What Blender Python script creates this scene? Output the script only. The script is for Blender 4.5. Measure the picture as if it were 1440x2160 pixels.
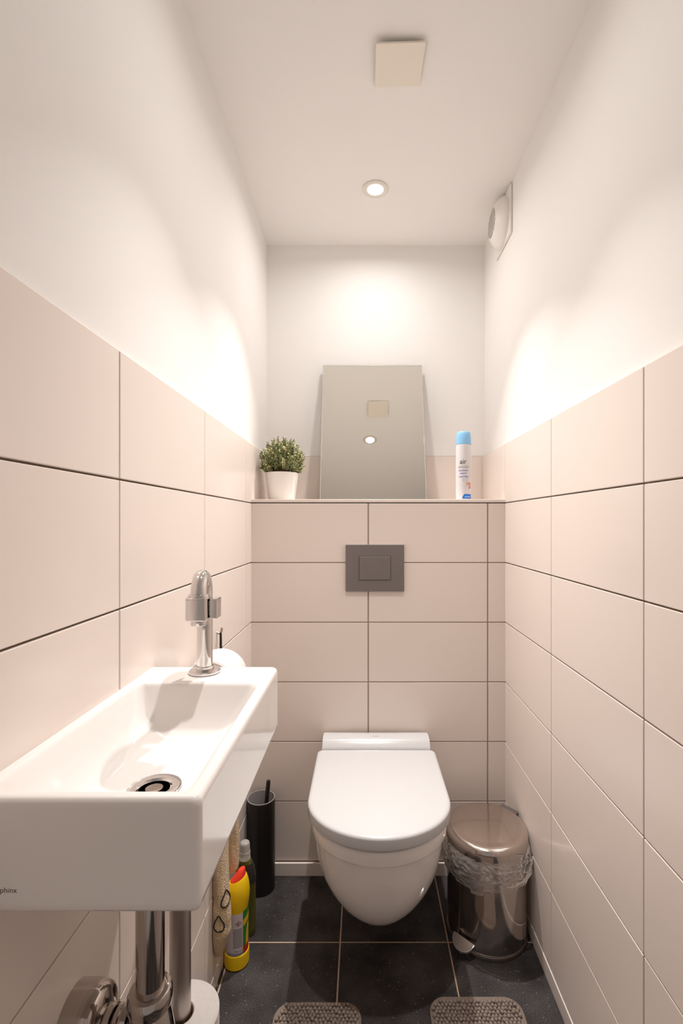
import bpy, bmesh, math, random
from mathutils import Vector, Matrix, noise

random.seed(7)
PI = math.pi
scene = bpy.context.scene
for o in list(bpy.data.objects):
    bpy.data.objects.remove(o)
COL = scene.collection

# ------------------------------------------------------------------ camera, world, exposure
F_PX, W_PX, H_PX = 1020.0, 1440.0, 2160.0
VX, VY = 766.0, 1103.0                       # vanishing point of the side walls
CAM_Z = 1.178
cd = bpy.data.cameras.new('camera')
cd.sensor_fit = 'VERTICAL'
cd.sensor_height = 36.0
cd.lens = 36.0 * F_PX / H_PX
cd.shift_x = -(VX - W_PX / 2) / H_PX         # shift lens, the camera itself stands level
cd.shift_y = (VY - H_PX / 2) / H_PX
cd.clip_start = 0.02
cam = bpy.data.objects.new('camera', cd)
cam.location = (0, 0, CAM_Z)
cam.rotation_euler = (PI / 2, 0, 0)
COL.objects.link(cam)
scene.camera = cam

world = bpy.data.worlds.new('hallway_light')
scene.world = world
world.use_nodes = True
world.node_tree.nodes['Background'].inputs[0].default_value = (1.0, 0.90, 0.84, 1)
world.node_tree.nodes['Background'].inputs[1].default_value = 0.28
scene.view_settings.view_transform = 'Standard'
scene.view_settings.look = 'None'
scene.view_settings.gamma = 1.0
scene.view_settings.use_curve_mapping = False
scene.view_settings.exposure = 0.2
CORE_W, CORE_SPREAD = 4.6, math.radians(80)      # each spotlight: a soft core beam ...
SPILL_W, SPILL_SPREAD = 2.0, math.radians(165)    # ... and the wide spill of its lens
scene.cycles.diffuse_bounces = 7
scene.cycles.max_bounces = 14
LAMP_COL = (1.0, 0.95, 0.91)

# ------------------------------------------------------------------ room measures
XL, XR = -0.381, 0.481        # tile faces of the side walls
YB = 1.93                     # back wall face
YBOX = 1.62                   # front of the boxed-in cistern
YF = -0.16                    # wall behind the camera
ZC = 2.288
ZT = 1.445                    # top of the tiling
ZS = 1.257                    # shelf top
SK = 0.045                    # skirting height
CX = 0.040                    # axis of toilet, flush plate, lamps

# ------------------------------------------------------------------ materials
MATS = {}

def mat(name, col, rough=0.5, metal=0.0, spec=0.5, coat=0.0, trans=0.0, ior=1.45, emit=None, estr=0.0,
        bump=None, mottle=None, sss=0.0):
    if name in MATS:
        return MATS[name]
    m = bpy.data.materials.new(name)
    m.use_nodes = True
    nt = m.node_tree
    b = nt.nodes['Principled BSDF']
    b.inputs['Base Color'].default_value = (*col, 1)
    b.inputs['Roughness'].default_value = rough
    b.inputs['Metallic'].default_value = metal
    b.inputs['Specular IOR Level'].default_value = spec
    b.inputs['Coat Weight'].default_value = coat
    b.inputs['Transmission Weight'].default_value = trans
    b.inputs['IOR'].default_value = ior
    if sss:
        b.inputs['Subsurface Weight'].default_value = sss
        b.inputs['Subsurface Scale'].default_value = 0.01
    if emit:
        b.inputs['Emission Color'].default_value = (*emit, 1)
        b.inputs['Emission Strength'].default_value = estr
    tc = nt.nodes.new('ShaderNodeTexCoord') if (bump or mottle) else None
    if bump:                                  # (scale, strength, distance)
        n = nt.nodes.new('ShaderNodeTexNoise')
        n.inputs['Scale'].default_value = bump[0]
        n.inputs['Detail'].default_value = 4
        bp = nt.nodes.new('ShaderNodeBump')
        bp.inputs['Strength'].default_value = bump[1]
        bp.inputs['Distance'].default_value = bump[2]
        nt.links.new(tc.outputs['Object'], n.inputs['Vector'])
        nt.links.new(n.outputs['Fac'], bp.inputs['Height'])
        nt.links.new(bp.outputs['Normal'], b.inputs['Normal'])
    if mottle:                                # (scale, second colour, low, high)
        n = nt.nodes.new('ShaderNodeTexNoise')
        n.inputs['Scale'].default_value = mottle[0]
        n.inputs['Detail'].default_value = 6
        r = nt.nodes.new('ShaderNodeValToRGB')
        r.color_ramp.elements[0].position = mottle[2]
        r.color_ramp.elements[1].position = mottle[3]
        r.color_ramp.elements[0].color = (*col, 1)
        r.color_ramp.elements[1].color = (*mottle[1], 1)
        nt.links.new(tc.outputs['Object'], n.inputs['Vector'])
        nt.links.new(n.outputs['Fac'], r.inputs['Fac'])
        nt.links.new(r.outputs['Color'], b.inputs['Base Color'])
    MATS[name] = m
    return m

PAINT = mat('white_wall_paint', (0.875, 0.858, 0.843), 0.75, spec=0.25, bump=(180, 0.12, 0.001))
CEIL = mat('white_ceiling_paint', (0.885, 0.868, 0.850), 0.85, spec=0.2, bump=(220, 0.10, 0.001))
TILE = mat('glazed_offwhite_tile', (0.815, 0.73, 0.675), 0.22, spec=0.42, bump=(9, 0.05, 0.002))
GROUT = mat('beige_wall_grout', (0.40, 0.31, 0.24), 0.9, bump=(400, 0.3, 0.001))
CAULK = mat('white_caulk', (0.80, 0.77, 0.74), 0.6)
FGROUT = mat('tan_floor_grout', (0.58, 0.42, 0.29), 0.9, bump=(400, 0.3, 0.001))
PORC = mat('white_porcelain', (0.84, 0.81, 0.79), 0.10, spec=0.5, coat=0.3)
SEATP = mat('white_seat_plastic', (0.525, 0.528, 0.532), 0.20, spec=0.5)
AGED = mat('aged_chrome', (0.50, 0.455, 0.425), 0.09, metal=1.0)
CHROME = mat('chrome', (0.68, 0.66, 0.65), 0.06, metal=1.0)
STEEL = mat('brushed_steel', (0.48, 0.43, 0.40), 0.36, metal=1.0)
BINST = mat('polished_bin_steel', (0.58, 0.52, 0.48), 0.13, metal=1.0, bump=(14, 0.06, 0.004))
PLATEM = mat('matt_chrome_plate', (0.25, 0.225, 0.215), 0.42, metal=0.55)
BLACK = mat('black_plastic', (0.012, 0.010, 0.010), 0.38)
DARK = mat('dark_void', (0.02, 0.017, 0.015), 0.8)
MIRR = mat('mirror_silver', (0.93, 0.93, 0.885), 0.012, metal=1.0)
GLEDGE = mat('mirror_glass_edge', (0.60, 0.62, 0.58), 0.15, metal=0.6)
PAPER = mat('white_tissue_paper', (0.66, 0.63, 0.61), 0.95, spec=0.1, bump=(90, 0.35, 0.003))
PAPER2 = mat('tissue_roll_end', (0.80, 0.70, 0.58), 0.95, spec=0.1, bump=(140, 0.4, 0.002))
CARD = mat('cardboard', (0.30, 0.22, 0.15), 0.9)
PINKW = mat('white_plastic', (0.84, 0.81, 0.78), 0.35)
CREAM = mat('cream_plastic', (0.84, 0.78, 0.69), 0.45)
INKG = mat('dark_print', (0.06, 0.045, 0.035), 0.6)

def floor_mat():
    m = bpy.data.materials.new('speckled_anthracite_tile'); m.use_nodes = True
    nt = m.node_tree; b = nt.nodes['Principled BSDF']
    tc = nt.nodes.new('ShaderNodeTexCoord')
    n1 = nt.nodes.new('ShaderNodeTexNoise'); n1.inputs['Scale'].default_value = 9; n1.inputs['Detail'].default_value = 5
    n2 = nt.nodes.new('ShaderNodeTexNoise'); n2.inputs['Scale'].default_value = 420; n2.inputs['Detail'].default_value = 2
    v = nt.nodes.new('ShaderNodeTexVoronoi'); v.inputs['Scale'].default_value = 210
    for n in (n1, n2, v):
        nt.links.new(tc.outputs['Object'], n.inputs['Vector'])
    r1 = nt.nodes.new('ShaderNodeValToRGB')
    r1.color_ramp.elements[0].position = 0.35; r1.color_ramp.elements[0].color = (0.026, 0.0225, 0.0225, 1)
    r1.color_ramp.elements[1].position = 0.68; r1.color_ramp.elements[1].color = (0.075, 0.067, 0.067, 1)
    nt.links.new(n1.outputs['Fac'], r1.inputs['Fac'])
    r2 = nt.nodes.new('ShaderNodeValToRGB')
    r2.color_ramp.elements[0].position = 0.45; r2.color_ramp.elements[0].color = (0.55, 0.55, 0.55, 1)
    r2.color_ramp.elements[1].position = 0.75; r2.color_ramp.elements[1].color = (2.0, 2.0, 2.0, 1)
    nt.links.new(n2.outputs['Fac'], r2.inputs['Fac'])
    mx = nt.nodes.new('ShaderNodeMix'); mx.data_type = 'RGBA'; mx.blend_type = 'MULTIPLY'; mx.inputs[0].default_value = 1.0
    nt.links.new(r1.outputs['Color'], mx.inputs[6]); nt.links.new(r2.outputs['Color'], mx.inputs[7])
    # crumbs of quartz: a few small pale cells
    lt = nt.nodes.new('ShaderNodeMath'); lt.operation = 'LESS_THAN'; lt.inputs[1].default_value = 0.20
    nt.links.new(v.outputs['Distance'], lt.inputs[0])
    sep = nt.nodes.new('ShaderNodeSeparateColor'); nt.links.new(v.outputs['Color'], sep.inputs['Color'])
    gt = nt.nodes.new('ShaderNodeMath'); gt.operation = 'GREATER_THAN'; gt.inputs[1].default_value = 0.95
    nt.links.new(sep.outputs[0], gt.inputs[0])
    mu = nt.nodes.new('ShaderNodeMath'); mu.operation = 'MULTIPLY'
    nt.links.new(lt.outputs[0], mu.inputs[0]); nt.links.new(gt.outputs[0], mu.inputs[1])
    mx2 = nt.nodes.new('ShaderNodeMix'); mx2.data_type = 'RGBA'
    nt.links.new(mu.outputs[0], mx2.inputs[0]); nt.links.new(mx.outputs[2], mx2.inputs[6])
    mx2.inputs[7].default_value = (0.42, 0.40, 0.39, 1)
    nt.links.new(mx2.outputs[2], b.inputs['Base Color'])
    b.inputs['Roughness'].default_value = 0.48
    b.inputs['Specular IOR Level'].default_value = 0.28
    bp = nt.nodes.new('ShaderNodeBump'); bp.inputs['Strength'].default_value = 0.15; bp.inputs['Distance'].default_value = 0.001
    nt.links.new(n2.outputs['Fac'], bp.inputs['Height']); nt.links.new(bp.outputs['Normal'], b.inputs['Normal'])
    return m
FTILE = floor_mat()

def film_mat():
    m = bpy.data.materials.new('thin_clear_plastic_film'); m.use_nodes = True
    nt = m.node_tree; nt.nodes.clear()
    out = nt.nodes.new('ShaderNodeOutputMaterial')
    tr = nt.nodes.new('ShaderNodeBsdfTransparent'); tr.inputs[0].default_value = (0.93, 0.92, 0.91, 1)
    gl = nt.nodes.new('ShaderNodeBsdfGlossy'); gl.inputs['Roughness'].default_value = 0.22
    gl.inputs[0].default_value = (0.95, 0.93, 0.91, 1)
    df = nt.nodes.new('ShaderNodeBsdfDiffuse'); df.inputs[0].default_value = (0.8, 0.77, 0.74, 1)
    tl = nt.nodes.new('ShaderNodeBsdfTranslucent'); tl.inputs[0].default_value = (0.8, 0.77, 0.74, 1)
    fr = nt.nodes.new('ShaderNodeLayerWeight'); fr.inputs['Blend'].default_value = 0.16
    m0 = nt.nodes.new('ShaderNodeMixShader'); m0.inputs[0].default_value = 0.5
    nt.links.new(df.outputs[0], m0.inputs[1]); nt.links.new(tl.outputs[0], m0.inputs[2])
    m1 = nt.nodes.new('ShaderNodeMixShader'); m1.inputs[0].default_value = 0.30
    nt.links.new(tr.outputs[0], m1.inputs[1]); nt.links.new(m0.outputs[0], m1.inputs[2])
    m2 = nt.nodes.new('ShaderNodeMixShader')
    nt.links.new(fr.outputs['Fresnel'], m2.inputs[0])
    nt.links.new(m1.outputs[0], m2.inputs[1]); nt.links.new(gl.outputs[0], m2.inputs[2])
    nt.links.new(m2.outputs[0], out.inputs[0])
    return m
FILM = film_mat()

# ------------------------------------------------------------------ mesh helpers
def root_loc(o):
    v = Vector((0, 0, 0))
    while o is not None:
        v += o.location
        o = o.parent
    return v

def smooth(me, ang=35):
    for p in me.polygons:
        p.use_smooth = True
    me.set_sharp_from_angle(angle=math.radians(ang))

def put(name, me, parent=None, label=None):
    o = bpy.data.objects.new(name, me)
    COL.objects.link(o)
    if parent:
        o.parent = parent
    if label:
        o['label'] = label
    return o

def obj(name, bm, m, parent=None, ang=35, label=None, recalc=True, wn=True):
    """Link a bmesh given in world coordinates as one mesh object."""
    if recalc:
        bmesh.ops.recalc_face_normals(bm, faces=bm.faces)
    if parent is not None:
        bmesh.ops.translate(bm, verts=bm.verts, vec=-root_loc(parent))
    me = bpy.data.meshes.new(name)
    bm.to_mesh(me)
    bm.free()
    for x in (m if isinstance(m, (list, tuple)) else [m]):
        me.materials.append(x)
    smooth(me, ang)
    o = put(name, me, parent, label)
    if wn:
        o.modifiers.new('weighted_normal', 'WEIGHTED_NORMAL').keep_sharp = True
    return o

def thing(name, label, cat, loc, group=None):
    o = bpy.data.objects.new(name, None)
    o.empty_display_size = 0.03
    COL.objects.link(o)
    o.location = loc
    return tag(o, label, cat, group)

def tag(o, label, cat, group=None):
    o['label'] = label
    o['category'] = cat
    if group:
        o['group'] = group
    return o

def struct(o, label=None):
    o['kind'] = 'structure'
    if label:
        o['label'] = label
    return o

def box(x0, x1, y0, y1, z0, z1, bev=0.0, seg=2):
    bm = bmesh.new()
    bmesh.ops.create_cube(bm, size=1)
    for v in bm.verts:
        v.co = Vector((x0 + (v.co.x + .5) * (x1 - x0), y0 + (v.co.y + .5) * (y1 - y0), z0 + (v.co.z + .5) * (z1 - z0)))
    if bev:
        bmesh.ops.bevel(bm, geom=bm.edges[:], offset=bev, segments=seg, affect='EDGES', profile=0.5)
    return bm

def add(bm, other):
    me = bpy.data.meshes.new('tmp')
    other.to_mesh(me); other.free()
    bm.from_mesh(me)
    bpy.data.meshes.remove(me)
    return bm

def loft(rings, cap0=True, cap1=True, bm=None):
    bm = bm or bmesh.new()
    vs = [[bm.verts.new(p) for p in r] for r in rings]
    n = len(rings[0])
    for a, b in zip(vs[:-1], vs[1:]):
        for i in range(n):
            j = (i + 1) % n
            bm.faces.new((a[i], a[j], b[j], b[i]))
    if cap0:
        bm.faces.new(vs[0])
    if cap1:
        bm.faces.new(vs[-1])
    return bm

def circle(c, r, u, v, n=32):
    return [c + u * (r * math.cos(2 * PI * i / n)) + v * (r * math.sin(2 * PI * i / n)) for i in range(n)]

def lathe(c, prof, n=40, axis=(0, 0, 1), cap0=True, cap1=True):
    """prof: (radius, height along axis) pairs."""
    c = Vector(c); a = Vector(axis).normalized()
    u = a.orthogonal().normalized(); v = a.cross(u)
    return loft([circle(c + a * h, max(r, 1e-5), u, v, n) for r, h in prof], cap0, cap1)

def tube(path, r, n=20, cap=True):
    path = [Vector(p) for p in path]
    rs = r if isinstance(r, (list, tuple)) else [r] * len(path)
    t0 = (path[1] - path[0]).normalized()
    u = t0.orthogonal().normalized()
    rings = []
    for i, p in enumerate(path):
        t = (path[min(i + 1, len(path) - 1)] - path[max(i - 1, 0)]).normalized()
        u = (u - t * u.dot(t)).normalized()
        rings.append(circle(p, rs[i], u, t.cross(u), n))
    return loft(rings, cap, cap)

def rrect(x0, x1, y0, y1, z, r, k=6):
    pts = []
    for cx, cy, a0 in ((x1 - r, y1 - r, 0), (x0 + r, y1 - r, 90), (x0 + r, y0 + r, 180), (x1 - r, y0 + r, 270)):
        for i in range(k + 1):
            a = math.radians(a0 + 90 * i / k)
            pts.append(Vector((cx + r * math.cos(a), cy + r * math.sin(a), z)))
    return pts

def dshape(cx, hw, yr, yf, arc, z, rr=0.02, k=28, pw=2.0):
    """D outline: straight back at yr (corner radius rr), straight sides, superelliptic nose down to yf."""
    yc = yf + arc
    pts = []
    for i in range(5):
        a = PI / 2 * i / 4
        pts.append(Vector((cx + hw - rr + rr * math.sin(PI / 2 - a) if False else cx + hw - rr + rr * math.cos(PI / 2 - a), yr - rr + rr * math.sin(PI / 2 - a), z)))
    for i in range(1, 5):
        pts.append(Vector((cx + hw, yr - rr + (yc - yr + rr) * i / 5, z)))
    for i in range(k + 1):
        t = PI * i / k
        c, s = math.cos(t), math.sin(t)
        pts.append(Vector((cx + hw * math.copysign(abs(c) ** (2 / pw), c), yc - arc * abs(s) ** (2 / pw), z)))
    for i in range(4, 0, -1):
        pts.append(Vector((cx - hw, yr - rr + (yc - yr + rr) * i / 5, z)))
    for i in range(5):
        a = PI / 2 * i / 4
        pts.append(Vector((cx - hw + rr - rr * math.cos(a), yr - rr + rr * math.sin(a), z)))
    return pts

def text_bm(s, size, extrude=0.0):
    cu = bpy.data.curves.new('txt', 'FONT')
    cu.body = s
    cu.size = size
    cu.extrude = extrude
    cu.align_x = 'CENTER'
    cu.align_y = 'CENTER'
    cu.resolution_u = 3
    o = bpy.data.objects.new('txt', cu)
    COL.objects.link(o)
    dg = bpy.context.evaluated_depsgraph_get()
    me = bpy.data.meshes.new_from_object(o.evaluated_get(dg))
    bpy.data.objects.remove(o)
    bm = bmesh.new()
    bm.from_mesh(me)
    bpy.data.meshes.remove(me)
    bpy.data.curves.remove(cu)
    return bm

def wrap(bm, cx, cy, R, ang0, z0):
    """Bend a flat (u, v) mesh around a vertical cylinder; u runs to the viewer's right."""
    for v in bm.verts:
        a = ang0 + v.co.x / R
        rr = R + v.co.z
        v.co = Vector((cx + rr * math.cos(a), cy + rr * math.sin(a), z0 + v.co.y))
    return bm

def patch(u0, u1, v0, v1, nu=8, nv=1, lift=0.0, shape=None):
    """Flat grid (u, v); shape(s, t) may move a point."""
    bm = bmesh.new()
    g = []
    for j in range(nv + 1):
        row = []
        for i in range(nu + 1):
            s, t = i / nu, j / nv
            u, v = u0 + (u1 - u0) * s, v0 + (v1 - v0) * t
            if shape:
                u, v = shape(s, t, u, v)
            row.append(bm.verts.new((u, v, lift)))
        g.append(row)
    for j in range(nv):
        for i in range(nu):
            bm.faces.new((g[j][i], g[j][i + 1], g[j + 1][i + 1], g[j + 1][i]))
    return bm

# ------------------------------------------------------------------ room shell
def plain(name, b, m, label):
    return struct(obj(name, b, m), label)

wall_left = plain('wall_left', box(XL - 0.10, XL - 0.004, YF, YB + 0.08, 0, ZC), PAINT, 'white plastered left wall, tiled off-white up to shoulder height')
wall_right = plain('wall_right', box(XR + 0.004, XR + 0.10, YF, YB + 0.08, 0, ZC), PAINT, 'white plastered right wall, tiled off-white up to shoulder height')
wall_back = plain('wall_back', box(XL - 0.004, XR + 0.004, YB + 0.004, YB + 0.08, 0, ZC), PAINT, 'white back wall above the tiled shelf')
ceiling = plain('ceiling', box(XL - 0.10, XR + 0.10, YF - 0.08, YB + 0.08, ZC, ZC + 0.06), CEIL, 'plain white ceiling with a recessed spotlight')
floor = plain('floor', box(XL - 0.10, XR + 0.10, YF - 0.08, YB + 0.08, -0.06, -0.0012), FGROUT, 'floor of dark speckled tiles with tan joints')
# wall behind the camera with the open doorway
wf = box(XL - 0.10, -0.31, YF - 0.08, YF, 0, ZC)
add(wf, box(0.41, XR + 0.10, YF - 0.08, YF, 0, ZC))
add(wf, box(-0.31, 0.41, YF - 0.08, YF, 2.08, ZC))
wall_front = plain('wall_front', wf, PAINT, 'white wall with the open doorway behind the viewer')
box_wall = plain('wall_cistern', box(XL - 0.0005, XR + 0.0005, YBOX + 0.004, YB + 0.003, 0, ZS - 0.013), GROUT, 'tiled boxed-in cistern wall behind the toilet')

tile_cache = {}
def tile(axis, a0, a1, z0, z1, face, parent, m=TILE, th=0.006, gap=0.003, nrm=-1):
    """One wall tile; axis 'x' runs along X (face = y), 'y' runs along Y (face = x)."""
    g = gap / 2
    L, H = round(a1 - a0 - gap, 4), round(z1 - z0 - gap, 4)
    key = (axis, L, H, nrm, m.name)
    if key not in tile_cache:
        d0, d1 = (0, th) if nrm < 0 else (-th, 0)
        b = box(0, L, d0, d1, 0, H, 0.0012, 2) if axis == 'x' else box(d0, d1, 0, L, 0, H, 0.0012, 2)
        bmesh.ops.recalc_face_normals(b, faces=b.faces)
        me = bpy.data.meshes.new('tile')
        b.to_mesh(me); b.free()
        me.materials.append(m)
        tile_cache[key] = me
    o = put('tile', tile_cache[key], parent)
    jit = random.uniform(-0.0002, 0.0002)
    o.location = (a0 + g, face + jit, z0 + g) if axis == 'x' else (face + jit, a0 + g, z0 + g)
    return o

rows = [SK + 0.2 * k for k in range(8)]
# side walls: grout bed, then tile by tile, a white caulk bead on top
def side(wall, face, joints, nrm):
    s = -nrm  # direction into the wall
    f0, f1 = sorted((face + s * 0.0018, face + s * 0.0055))
    obj('grout', box(f0, f1, YF, YB + 0.003, 0, ZT - 0.002), GROUT, wall)
    ys = [YF] + [j for j in joints if YF < j < YB] + [YB]
    for z0, z1 in zip(rows[:-1], rows[1:]):
        for a, b in zip(ys[:-1], ys[1:]):
            if b - a > 0.01:
                tile('y', a, b, z0, z1, face, wall, nrm=-nrm)
    c0, c1 = sorted((face + nrm * 0.0006, face + s * 0.006))
    obj('caulk_bead', box(c0, c1, YF, YB + 0.003, ZT - 0.0015, ZT + 0.003, 0.001), CAULK, wall)
side(wall_left, XL, [-0.055, 0.345, 0.745, 1.145, 1.550], 1)
side(wall_right, XR, [0.020, 0.420, 0.820, 1.2235, 1.622], -1)
# back wall: one row above the shelf
obj('grout', box(XL, XR, YB + 0.0018, YB + 0.0055, ZS, ZT - 0.002), GROUT, wall_back)
for a, b in ((XL, 0.016), (0.016, 0.416), (0.416, XR)):
    tile('x', a + 0.001, b - (0.001 if b == XR else 0), ZS, ZT, YB, wall_back)
obj('caulk_bead', box(XL, XR, YB - 0.0006, YB + 0.006, ZT - 0.0015, ZT + 0.003, 0.001), CAULK, wall_back)
# cistern box
for z0, z1 in zip(rows[:6], rows[1:7]):
    for a, b in ((XL, 0.016), (0.016, 0.416), (0.416, XR)):
        tile('x', a + 0.001, b - (0.001 if b == XR else 0), z0, z1, YBOX, box_wall)
trim_1 = plain('trim_1', box(XL + 0.0005, XR - 0.0005, YBOX - 0.0015, YB - 0.001, ZS - 0.0105, ZS, 0.0015), TILE, 'off-white shelf slab on top of the cistern wall')
# skirting
def skirt(name, b, label):
    return struct(obj(name, b, TILE, ang=50), label)
skirt('baseboard_left', box(XL, XL + 0.008, YF, YBOX - 0.009, 0, SK - 0.002, 0.0015), 'low off-white tile skirting along the left wall')
skirt('baseboard_right', box(XR - 0.008, XR, YF, YBOX - 0.009, 0, SK - 0.002, 0.0015), 'low off-white tile skirting along the right wall')
skirt('baseboard_back', box(XL + 0.0005, XR - 0.0005, YBOX - 0.008, YBOX, 0, SK - 0.002, 0.0015), 'low off-white tile skirting behind the toilet')
# floor tiles, tan joints between them
fx = [XL, -0.365, -0.065, 0.238, XR]
fy = [YF - 0.08, 0.159, 0.459, 0.759, 1.059, 1.359, YBOX]
for i in range(len(fx) - 1):
    for j in range(len(fy) - 1):
        b = box(fx[i] + .002, fx[i + 1] - .002, fy[j] + .002, fy[j + 1] - .002, -0.008, 0.0, 0.0006, 1)
        obj('tile', b, FTILE, floor, ang=5)

# ------------------------------------------------------------------ ceiling things
def downlight(name, x, y, label, dim=1.0, tilt=0.0):
    t = thing(name, label, 'spotlight', (x, y, ZC), 'recessed ceiling spotlights')
    obj('trim_ring', lathe((x, y, ZC), [(0.0262, -0.0004), (0.0268, -0.0040), (0.037, -0.005), (0.0425, -0.003), (0.0425, 0.0)], 48, cap0=False, cap1=False), mat('satin_nickel_ring', (0.74, 0.70, 0.64), 0.35, metal=0.3), t)
    obj('lamp_lens', lathe((x, y, ZC), [(0.0265, -0.0005), (0.0265, -0.0028), (0.018, -0.0035), (0.0, -0.0036)], 32, cap1=False),
        mat('lit_lamp_lens', (1, 0.96, 0.9), 0.3, emit=(1, 0.93, 0.86), estr=9.0), t)
    for nm, w, sp in (('spot_beam', CORE_W, CORE_SPREAD), ('lens_spill', SPILL_W, SPILL_SPREAD)):
        ld = bpy.data.lights.new(nm, 'AREA')
        ld.shape = 'DISK'
        ld.size = 0.046 if nm == 'lens_spill' else 0.034
        ld.energy = w * dim
        ld.color = LAMP_COL
        ld.spread = sp
        lo = bpy.data.objects.new(nm, ld)
        COL.objects.link(lo)
        lo.parent = t
        lo.location = (0, 0, -0.0095 if nm == 'spot_beam' else -0.0058)
        lo.rotation_euler.x = -math.radians(tilt) if nm == 'spot_beam' else 0.0     # gimbal ring tipped towards the door
    return t
downlight('recessed_spotlight', CX, 1.606, 'lit round chrome spotlight recessed in the ceiling near the back wall', tilt=14)
downlight('recessed_spotlight', CX + 0.002, 0.885, 'lit round ceiling spotlight seen only in the leaning mirror', dim=0.55)

cp = thing('ceiling_cover_plate', 'square cream plastic cover plate hanging slightly loose on the ceiling', 'cover plate', (0.086, 1.162, ZC))
b = box(0.029, 0.143, 1.104, 1.224, ZC - 0.0085, ZC - 0.0035, 0.0015)
for v in b.verts:                                   # the near edge and the left edge hang a little lower
    v.co.z += (v.co.y - 1.224) * 0.06 + (v.co.x - 0.143) * 0.03 + 0.003
obj('cover', b, CREAM, cp)
obj('mounting_box', box(0.044, 0.128, 1.125, 1.205, ZC - 0.0030, ZC - 0.0002), DARK, cp)

# extractor fan on the right wall
fy0, fz0 = 1.660, 2.206
fan = thing('extractor_fan', 'white round extractor fan high on the right wall by the ceiling', 'extractor fan', (XR + 0.004, fy0, fz0))
FX = XR + 0.004
obj('back_plate', box(FX - 0.008, FX - 0.0003, 1.572, 1.748, 2.124, 2.284, 0.003), PINKW, fan)
prof = [(0.080, 0.008), (0.080, 0.014), (0.076, 0.022), (0.068, 0.031), (0.058, 0.039), (0.050, 0.0435), (0.046, 0.045), (0.046, 0.018), (0.0, 0.018)]
obj('dome', lathe((FX, fy0, fz0), prof, 48, axis=(-1, 0, 0)), PINKW, fan)
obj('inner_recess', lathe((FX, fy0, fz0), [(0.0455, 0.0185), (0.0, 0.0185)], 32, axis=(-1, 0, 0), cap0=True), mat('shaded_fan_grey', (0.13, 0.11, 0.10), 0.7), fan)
for k in range(7):
    h = -0.036 + 0.012 * k
    w = math.sqrt(0.046 ** 2 - h * h)
    b = box(FX - 0.0465, FX - 0.030, fy0 - w, fy0 + w, fz0 + h - 0.0012, fz0 + h + 0.0012)
    for v in b.verts:
        v.co.z += (v.co.x - (FX - 0.036)) * 0.35
    obj('slat', b, PINKW, fan)

# ------------------------------------------------------------------ cistern: flush plate
fp = thing('flush_plate', 'matt grey rectangular flush plate on the tiled cistern wall', 'flush plate', (CX - 0.002, YBOX, 1.02))
fpx, fpz = 0.0385, 1.0277
obj('frame', box(fpx - 0.0977, fpx + 0.0977, YBOX - 0.011, YBOX - 0.0005, fpz - 0.0782, fpz + 0.0782, 0.002), PLATEM, fp)
obj('button_gap', box(fpx - 0.0532, fpx + 0.0532, YBOX - 0.0114, YBOX - 0.0105, fpz - 0.0397, fpz + 0.0397), mat('dark_button_gap', (0.03, 0.026, 0.024), 0.4), fp)
obj('button', box(fpx - 0.0518, fpx + 0.0518, YBOX - 0.0150, YBOX - 0.0108, fpz - 0.0383, fpz + 0.0383, 0.0012), PLATEM, fp)

# ------------------------------------------------------------------ toilet
T = thing('toilet', 'white wall-hung toilet with closed D-shaped lid', 'toilet', (CX, YBOX, 0.09))
tx = CX + 0.001
YW = YBOX - 0.0006
bowl_rings = [(0.088, 0.030, 1.400, 0.10), (0.094, 0.052, 1.345, 0.12), (0.108, 0.072, 1.300, 0.13), (0.130, 0.091, 1.258, 0.14),
              (0.158, 0.109, 1.224, 0.15), (0.190, 0.126, 1.193, 0.155), (0.225, 0.141, 1.168, 0.160), (0.262, 0.153, 1.148, 0.163),
              (0.300, 0.161, 1.134, 0.165), (0.340, 0.166, 1.124, 0.166), (0.3800, 0.1685, 1.1180, 0.167), (0.3825, 0.1700, 1.1165, 0.167),
              (0.3845, 0.1745, 1.1120, 0.167), (0.3880, 0.1762, 1.1103, 0.167), (0.405, 0.1772, 1.1093, 0.167), (0.414, 0.1765, 1.1100, 0.167), (0.418, 0.1735, 1.1130, 0.167)]
obj('bowl', loft([dshape(tx, hw, YW, yf, arc, z, rr=min(0.012, hw * .4)) for z, hw, yf, arc in bowl_rings]), PORC, T, ang=40)
obj('seat', loft([dshape(tx, hw, 1.530, yf, 0.165, z, rr=0.01) for z, hw, yf in ((0.4185, 0.176, 1.113), (0.420, 0.1775, 1.111), (0.4255, 0.1775, 1.111), (0.4262, 0.176, 1.113))]), SEATP, T)
lid = []
for z, ins in ((0.4275, 0.004), (0.4285, 0.0015), (0.431, 0.0), (0.4515, 0.0), (0.4555, 0.0014), (0.4582, 0.0046), (0.4593, 0.009), (0.4597, 0.02)):
    lid.append(dshape(tx, 0.186 - ins, 1.534 - ins * .6, 1.1015 + ins, 0.168 - ins * 0.4, z, rr=0.014))
obj('lid', loft(lid), SEATP, T, ang=40)
hc = []
hy0, hy1 = 1.5365, 1.612
for x in (tx - 0.1735, tx - 0.1720, tx - 0.168, tx + 0.168, tx + 0.1720, tx + 0.1735):
    e = {0: 0.004, 1: 0.0012, 2: 0.0}[min(round((abs(x - tx) - 0.1735) / -0.0018), 2)] if abs(x - tx) > 0.1705 else 0.0
    pr = [(hy0, 0.4265), (hy0, 0.455), (hy0 + 0.006, 0.463), (hy0 + 0.016, 0.474), (hy0 + 0.024, 0.4805), (hy0 + 0.034, 0.483), (hy0 + 0.060, 0.483), (hy1 - 0.004, 0.481), (hy1, 0.476), (hy1, 0.4265)]
    hc.append([Vector((x, hy0 + (y - hy0) * 1.0, z - (e if z > 0.43 else 0))) for y, z in pr])
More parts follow.
